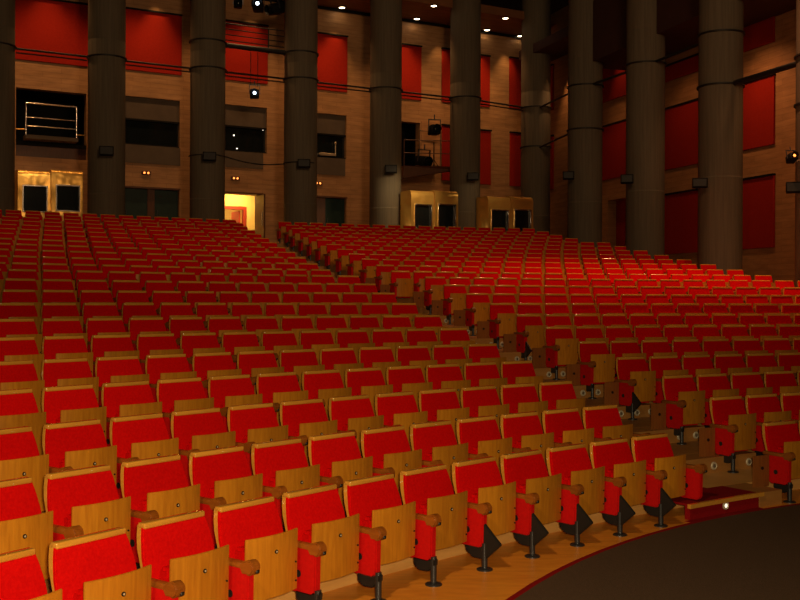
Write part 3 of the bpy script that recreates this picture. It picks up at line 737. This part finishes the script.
# ------------------------------------------------------------------ brass booths
def brass_pair(xl, xm, xr, ytop, off, label_l, label_r, dep=None):
    dep = dep or off - .01
    zf = FLG
    for q, (a, b, lab) in enumerate(((xl, xm, label_l), (xm, xr, label_r))):
        s0, s1 = bw(a, ytop, off)[0], bw(b, ytop, off)[0]; zt_ = bw((a + b) / 2, ytop, off)[1]
        w = s1 - s0; cxx = (s0 + s1) / 2
        t = thing('brass_booth', lab, 'booth', NB * (WB - off) + DB * cxx + Vector((0, 0, zf)), RZB, 'brass clad projection booths')
        h = zt_ - zf
        bm = bmesh.new(); hw = w / 2 - .012
        # body with rounded top front edge, front wall framed around the window
        wz0, wz1 = h - 1.26, h - .51; wx0, wx1 = -hw + .17, hw - .13
        prof = [(dep, 0), (dep, h), (.16, h), (.08, h - .025), (.03, h - .08), (.0, h - .17), (.0, 0)]
        pts0 = [(-hw, y, z) for y, z in prof]; pts1 = [(hw, y, z) for y, z in prof]
        v0 = [bm.verts.new(p) for p in pts0]; v1 = [bm.verts.new(p) for p in pts1]
        bm.faces.new(v0); bm.faces.new(v1[::-1])
        for i in range(len(prof) - 2): bm.faces.new((v0[i], v0[i + 1], v1[i + 1], v1[i]))
        # front face as a frame of strips
        def q4(xa, xb, za, zb): bm.faces.new([bm.verts.new(p) for p in ((xa, 0, za), (xb, 0, za), (xb, 0, zb), (xa, 0, zb))])
        q4(-hw, hw, wz1, h - .17); q4(-hw, wx0, wz0, wz1); q4(wx1, hw, wz0, wz1); q4(-hw, hw, 0, wz0)
        bmesh.ops.remove_doubles(bm, verts=bm.verts[:], dist=.0005); bmesh.ops.recalc_face_normals(bm, faces=bm.faces[:])
        obj('cladding', bm, BRASS, t)
        bm = bmesh.new(); box(bm, wx0, wx1, .05, .07, wz0, wz1); obj('pane', bm, DKGLASS, t)
        bm = bmesh.new(); fr = .045
        box(bm, wx0 - fr, wx0, -.03, .06, wz0 - fr, wz1 + fr, .008, 1); box(bm, wx1, wx1 + fr, -.03, .06, wz0 - fr, wz1 + fr, .008, 1)
        box(bm, wx0, wx1, -.03, .06, wz1, wz1 + fr, .008, 1); box(bm, wx0, wx1, -.03, .06, wz0 - fr, wz0, .008, 1); obj('window_frame', bm, CHROME, t)
brass_pair(17.5, 51, 83.5, 170, 1.1, 'brass booth with square window at far left, left one of the pair', 'brass booth with square window at far left, right one of the pair')
brass_pair(411, 434.5, 458.5, 190.5, 3.6, 'bright brass booth left half of the middle pair under the lighting balcony', 'bright brass booth right half of the middle pair under the lighting balcony', .78)
brass_pair(488, 511, 533.5, 196.5, 3.6, 'dim brass booth left half of the pair nearest the corner', 'dim brass booth right half of the pair nearest the corner', .78)

# ------------------------------------------------------------------ ceiling
def poly_slab(name, pts, z0, z1, m, kind='structure'):
    bm = bmesh.new(); A_ = [bm.verts.new((p.x, p.y, z0)) for p in pts]; B_ = [bm.verts.new((p.x, p.y, z1)) for p in pts]; n = len(pts)
    bm.faces.new(A_[::-1]); bm.faces.new(B_)
    for i in range(n): bm.faces.new((A_[i], A_[(i + 1) % n], B_[(i + 1) % n], B_[i]))
    bmesh.ops.recalc_face_normals(bm, faces=bm.faces[:]); o = obj(name, bm, m, None, False); tag(o, kind=kind); return o
sLw = bw(-190, 200)[0]
gal = 2.2
Pl = NB * WB + DB * sLw
cB = CORNER - NB * 0
# back gallery ceiling (object rotated so boards follow the wall)
bm = bmesh.new(); box(bm, sLw, sBc + .2, -gal, .05, ZC, ZC + .3); o = obj('ceiling', bm, CEILW, None, False); place_b(o); tag(o, kind='structure')
bm = bmesh.new(); box(bm, sLw, sBc - .2, -.07, -.002, ZC - .10, ZC, 0); o = obj('trim_4', bm, BLACKM, None, False); place_b(o); tag(o, kind='structure')
# side gallery soffits
s_a = sSc; s_b = sw(633, 40)[0]; s_c = sw(1150, 200)[0]
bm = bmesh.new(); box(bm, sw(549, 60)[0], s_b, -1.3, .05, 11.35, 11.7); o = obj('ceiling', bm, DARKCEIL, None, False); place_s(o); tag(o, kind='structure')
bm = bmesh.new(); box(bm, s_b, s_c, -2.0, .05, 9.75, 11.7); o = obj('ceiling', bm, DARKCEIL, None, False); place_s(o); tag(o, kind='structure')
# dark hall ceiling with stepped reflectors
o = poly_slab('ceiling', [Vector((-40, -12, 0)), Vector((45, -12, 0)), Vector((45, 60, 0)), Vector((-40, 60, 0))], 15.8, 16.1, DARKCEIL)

# downlights in the gallery ceiling
def ceil_pt(x, y, z=ZC):
    d = ray(x, y); t = (z - CH) / d.z; return CAM + d * t
LB = []
dl = [((417, 18.3), 'right of the fifth column'), ((434, 5.3), 'near the top edge beside the sixth column'), ((487, 29.5), 'first right of the sixth column'),
      ((505.5, 17.7), 'upper one between the sixth and corner columns'), ((520, 35.5), 'nearest the rear corner'), ((342, 7), 'between the fourth and fifth columns')]
for (x, y), l in dl:
    P = ceil_pt(x, y); t = thing('ceiling_downlight', 'small glowing round downlight in the gallery ceiling, ' + l, 'downlight', P, 0, 'gallery downlights')
    bm = bmesh.new(); lathe(bm, [(.15, .0), (.16, -.03), (.125, -.04), (.115, -.0)], 20); obj('rim', bm, BLACKM, t)
    bm = bmesh.new(); lathe(bm, [(.11, -.002), (.10, -.028), (.05, -.036)], 18); obj('lens', bm, LAMP, t)

# ------------------------------------------------------------------ rails, bands, cables, speakers
def band(c, z, th=.04):
    bm = bmesh.new(); n = 40
    lathe(bm, [(CRAD + .002, z - th / 2), (CRAD + .045, z - th / 2), (CRAD + .045, z + th / 2), (CRAD + .002, z + th / 2)], n)
    return bm
bc = ['left edge', 'second', 'third', 'fourth', 'fifth', 'sixth', 'corner']
bz = {0: [9.42, ], 1: [9.42], 2: [9.42, 10.3], 3: [9.42, 10.3], 4: [9.42], 5: [9.42], 6: [9.35, 7.85], 7: [9.02, 7.6], 8: [8.95], 9: [8.95, 7.6], 10: [9.05, 7.6, 6.5]}
def mid(c, nrm): return c - nrm * (CRAD + .03)
for i, zs_ in bz.items():
    for z in zs_:
        o = obj('column_band', band(Vector(), z), CABLE); o.location = cols[i]
        tag(o, '%s black band on the column %s' % ('upper' if z == max(zs_) and len(zs_) > 1 else ('lower' if z == min(zs_) and len(zs_) > 1 else ('middle' if len(zs_) > 1 else 'thin')), cn[i]), 'band', 'black bands on columns')
def rod(i, j, z0, z1, r, name, label, cat='rail', grp='black rails between columns', two=False):
    a = cols[i].copy(); b = cols[j].copy(); d = (b - a).normalized(); a += d * (CRAD + .03); b -= d * (CRAD + .03)
    bm = bmesh.new()
    cyl(bm, (a.x, a.y, z0), (b.x, b.y, z1), r)
    o = tag(obj(name, bm, CABLE), label, cat, grp)
    if two:
        bm = bmesh.new(); cyl(bm, (a.x, a.y, z0 - .12), (b.x, b.y, z1 - .12), r * .7); obj('lower_rod', bm, CABLE, o)
for i in range(6): rod(i, i + 1, 9.42, 9.42 if i < 5 else 9.35, .032, 'lighting_rail', 'long thin black lighting rail between the %s column and the %s column, rear wall' % (bc[i], bc[i + 1]), two=True)
rod(2, 3, 10.3, 10.3, .085, 'lighting_bar', 'thick black lighting bar between the third and fourth columns', 'bar', None)
rod(6, 7, 9.3, 9.1, .035, 'lighting_rail', 'upper black rail between the corner column and the first side column')
rod(6, 7, 7.8, 7.75, .035, 'lighting_rail', 'lower black rail between the corner column and the first side column')
rod(7, 8, 9.02, 8.97, .04, 'lighting_rail', 'black rail between the first and second columns of the right wall')
rod(8, 9, 8.95, 8.95, .04, 'lighting_rail', 'black rail between the second and third columns of the right wall')
rod(9, 10, 7.6, 7.6, .07, 'lighting_rail', 'thick black rail at the third column of the right wall')
# ladder truss in front of the red panel
s0_, s1_ = bw(225, 30, 2.0)[0], bw(284, 30, 2.0)[0]
t = thing('ladder_truss', 'black truss of thin horizontal tubes before the red panel', 'truss', NB * (WB - 2.0), RZB)
for y in (27, 32.5, 38, 43.5, 48.5):
    bm = bmesh.new(); z = bw(254, y, 2.0)[1]; cyl(bm, (s0_, 0, z), (s1_, 0, z), .018); obj('tube', bm, CABLE, t)
bm = bmesh.new(); sx = bw(268.5, 30, 2.0)[0]
cyl(bm, (sx, 0, bw(254, 27, 2)[1]), (sx, 0, bw(254, 52, 2)[1]), .022); obj('upright', bm, CABLE, t)
bm = bmesh.new(); sx = bw(258, 30, 2.0)[0]; cyl(bm, (sx, 0, bw(254, 52, 2)[1]), (sx, 0, bw(254, 86, 2)[1]), .012); cyl(bm, (sx - .25, 0, bw(254, 52, 2)[1]), (sx - .25, 0, bw(254, 86, 2)[1]), .012); obj('hanger', bm, CABLE, t)

def speaker(i, x, y, label, w=.42, h=.27, right=False):
    c = cols[i]; nrm = (NS if right else NB)
    d = ray(x, y).normalized(); n = Vector((CAM - c)[:]); n.z = 0; n.normalize()
    tt = ((c + n * (CRAD + .22)) - CAM).dot(n) / d.dot(n); P = CAM + d * tt
    t = thing('wall_speaker', label, 'speaker', P, math.atan2(n.y, n.x) + PI / 2, 'small black speakers on the columns')
    bm = bmesh.new(); box(bm, -w / 2, w / 2, -.12, .14, -h / 2, h / 2, .015, 2); obj('cabinet', bm, BLACKM, t)
    bm = bmesh.new(); box(bm, -w / 2 + .03, w / 2 - .03, -.130, -.118, -h / 2 + .03, h / 2 - .03); obj('grille', bm, CABLE, t)
    bm = bmesh.new(); box(bm, -.05, .05, .13, .30, -.05, .05); obj('bracket', bm, STEEL, t)
    return t
speaker(1, 106.5, 151, 'small black speaker on the column left of the wide booth window')
speaker(2, 209.5, 156.5, 'small black speaker on the column left of the lit doorway')
speaker(3, 304, 163.5, 'small black speaker on the column right of the lit doorway')
speaker(4, 391, 169, 'small black speaker on the column left of the lighting balcony')
speaker(5, 473, 176.5, 'small black speaker on the column right of the lighting balcony')
speaker(7, 568.5, 175.5, 'small black speaker on the first column of the right wall', .36, .25, True)
speaker(8, 627, 179, 'small black speaker on the second column of the right wall', .36, .25, True)
speaker(9, 700, 183, 'small black speaker on the third column of the right wall', .38, .24, True)
speaker(10, 796, 187.5, 'small black speaker on the last column at the right edge', .42, .24, True)
dspk = spotlight(polar(1, 0), 0, 0, .8, EXITL, 'tilted black speaker with orange spot above the other speaker on the rightmost column')  # tilted speaker shown by the spotlight shape; glowing lens is its orange spot
c = cols[10]; n = (CAM - c); n.z = 0; n.normalize(); d = ray(792, 158).normalized(); tt = ((c + n * (CRAD + .3)) - CAM).dot(n) / d.dot(n)
dspk.location = CAM + d * tt; dspk.rotation_euler = (-.35, 0, math.atan2(n.y, n.x) + PI / 2 + .5); dspk.scale = (.55, .55, .55)
# speaker cables between columns 3 and 4
def cable(pts, r, label):
    cu = bpy.data.curves.new('speaker_cable', 'CURVE'); cu.dimensions = '3D'; cu.bevel_depth = r; cu.bevel_resolution = 2
    sp = cu.splines.new('POLY'); sp.points.add(len(pts) - 1)
    for p, q in zip(sp.points, pts): p.co = (*q, 1)
    cu.materials.append(CABLE)
    me = bpy.data.meshes.new('speaker_cable')
    o = bpy.data.objects.new('speaker_cable', cu); COL.objects.link(o)
    dg = bpy.context.evaluated_depsgraph_get(); me = bpy.data.meshes.new_from_object(o.evaluated_get(dg)); bpy.data.objects.remove(o)
    o = link(bpy.data.objects.new('speaker_cable', me)); tag(o, label, 'cable', 'speaker cables'); return o
pts = []
def around(c, z, a0, a1, n=8):
    return [Vector((c.x + (CRAD + .03) * math.cos(a0 + (a1 - a0) * i / n), c.y + (CRAD + .03) * math.sin(a0 + (a1 - a0) * i / n), z)) for i in range(n + 1)]
th_ = math.atan2(-DB.y, -DB.x)   # left side of a column
pts += [p for p in around(cols[2], 6.62, -PI + .1, -.35)]
a, b = pts[-1], cols[3] - DB * (CRAD + .03)
for i in range(1, 9):
    u = i / 8; p = a.lerp(Vector((b.x, b.y, 6.56)), u); p.z -= .12 * math.sin(PI * u); pts.append(p)
pts += around(cols[3], 6.60, -PI + .35, -.6)
cable(pts, .02, 'thin black speaker cable slung between the columns beside the lit doorway')

# ------------------------------------------------------------------ lights
def spot(P, target, energy, size, blend=.5, col=(1, .62, .32), rad=.1):
    l = bpy.data.lights.new('spot', 'SPOT'); l.energy = energy; l.spot_size = math.radians(size); l.spot_blend = blend; l.color = col; l.shadow_soft_size = rad
    o = bpy.data.objects.new('lamp_or_fill', l); COL.objects.link(o); o.location = P
    o.rotation_euler = (Vector(target) - Vector(P)).to_track_quat('-Z', 'Y').to_euler(); return o
def area(P, target, energy, size, col=(1, .62, .32), spread=180):
    l = bpy.data.lights.new('area', 'AREA'); l.energy = energy; l.size = size; l.color = col; l.spread = math.radians(spread)
    o = bpy.data.objects.new('lamp_or_fill', l); COL.objects.link(o); o.location = P
    o.rotation_euler = (Vector(target) - Vector(P)).to_track_quat('-Z', 'Y').to_euler(); return o
WARM = (1, .60, .27)
# flash beside the camera and an added wash spot brightening the front rows
area((.12, -.05, CH + .12), (-.8, 10, .2), 340, .12, (1, .74, .40))
spot((-3, -1, 9), (-1.6, 6.6, 0), 1650, 60, 1, (1, .66, .30), .3)
# gallery lamps close to the rear wall, above the red panels
for x, e in ((50, 30), (160, 60), (255, 45), (340, 60), (409, 45), (445, 45), (483, 55), (512, 60)):
    s, _ = bw(x, 30, .5); P = NB * (WB - .5) + DB * s + Vector((0, 0, ZC - .15))
    spot(P, P + Vector((0, 0, -4)) + NB * .55, e * 2.4, 58, 1, (1, .55, .20), .05)
# outer row of gallery lamps, washing the wall below
for x in (-40, 60, 156, 255, 342, 434, 505):
    s, _ = bw(x, 10, 2.2); P = NB * (WB - 2.0) + DB * s + Vector((0, 0, ZC - .2))
    spot(P, NB * WB + DB * s + Vector((0, 0, 6.5)), 300, 95, 1, (1, .50, .19), .15)
for x, e in ((558, 200), (612, 90)):
    s, _ = sw(x, 30, .5); P = NS * (WS - .6) + DS * s + Vector((0, 0, 11.2))
    spot(P, P + Vector((0, 0, -4)) + NS * .5, e, 60, 1, (1, .5, .2), .05)
for x in (580, 640, 710, 790):
    s, _ = sw(x, 60, 1.9); P = NS * (WS - 1.8) + DS * s + Vector((0, 0, 9.6))
    spot(P, NS * WS + DS * s + Vector((0, 0, 4.5)), 250, 110, 1, (1, .46, .18), .15)
# hall ceiling lamps over the seating
for P, T, e, sz in (((7, 22, 14), (6.6, 21.5, 2), 6000, 68), ((-5, 20, 14), (-5, 22, 2.5), 330, 85), ((10, 22, 13.5), (9, 23, 2), 1300, 45), ((3, 26, 14), (1, 27, 3), 350, 60)):
    spot(P, T, e, sz, 1, (1, .40, .17), .16)
# added spots that brighten the brass booths
for x, off_, e in ((50, 2.6, 11), (434, 5.2, 75), (512, 5.2, 14)):
    s, _ = bw(x, 150, off_); P = NB * (WB - off_) + DB * s + Vector((0, 0, 6.9)); spot(P, NB * (WB - off_ + 1.4) + DB * s + Vector((0, 0, 5.7)), e * 3, 75, .8, (1, .7, .35), .25)
# corridor lamps
s = (H['d3'][0] + H['d3'][1]) / 2
area(NB * (WB + 3.2) + DB * (s + .1) + Vector((0, 0, H['d3'][3] + .38)), NB * (WB + 3.2) + DB * (s + .1) + Vector((0, 0, 3)), 70, .5, (1, .76, .36))
area(NB * (WB + 1.1) + DB * (s + .3) + Vector((0, 0, H['d3'][3] + .30)), NB * (WB + 1.9) + DB * (s + .3) + Vector((0, 0, 3.6)), 60, .4, (1, .72, .28))

# added spot grazing the right wall columns to brighten them
spot((0, 6, 10), (9.5, 27, 7.5), 700, 30, 1, (1, .52, .22), .3)
area((5, 2, 12), (-2, 33, 9), 230, 3, (1, .60, .30), 75)  # added soft frontal fill that lifts the dark columns

w = bpy.data.worlds.new('world'); SC.world = w; w.use_nodes = True
w.node_tree.nodes['Background'].inputs[0].default_value = (1, .45, .2, 1); w.node_tree.nodes['Background'].inputs[1].default_value = .01
vs = SC.view_settings; vs.view_transform = 'Standard'; vs.look = 'None'; vs.gamma = 1; vs.exposure = 0; vs.use_curve_mapping = False
for o in list(COL.objects):
    pass
print('OBJECTS', len(COL.objects))
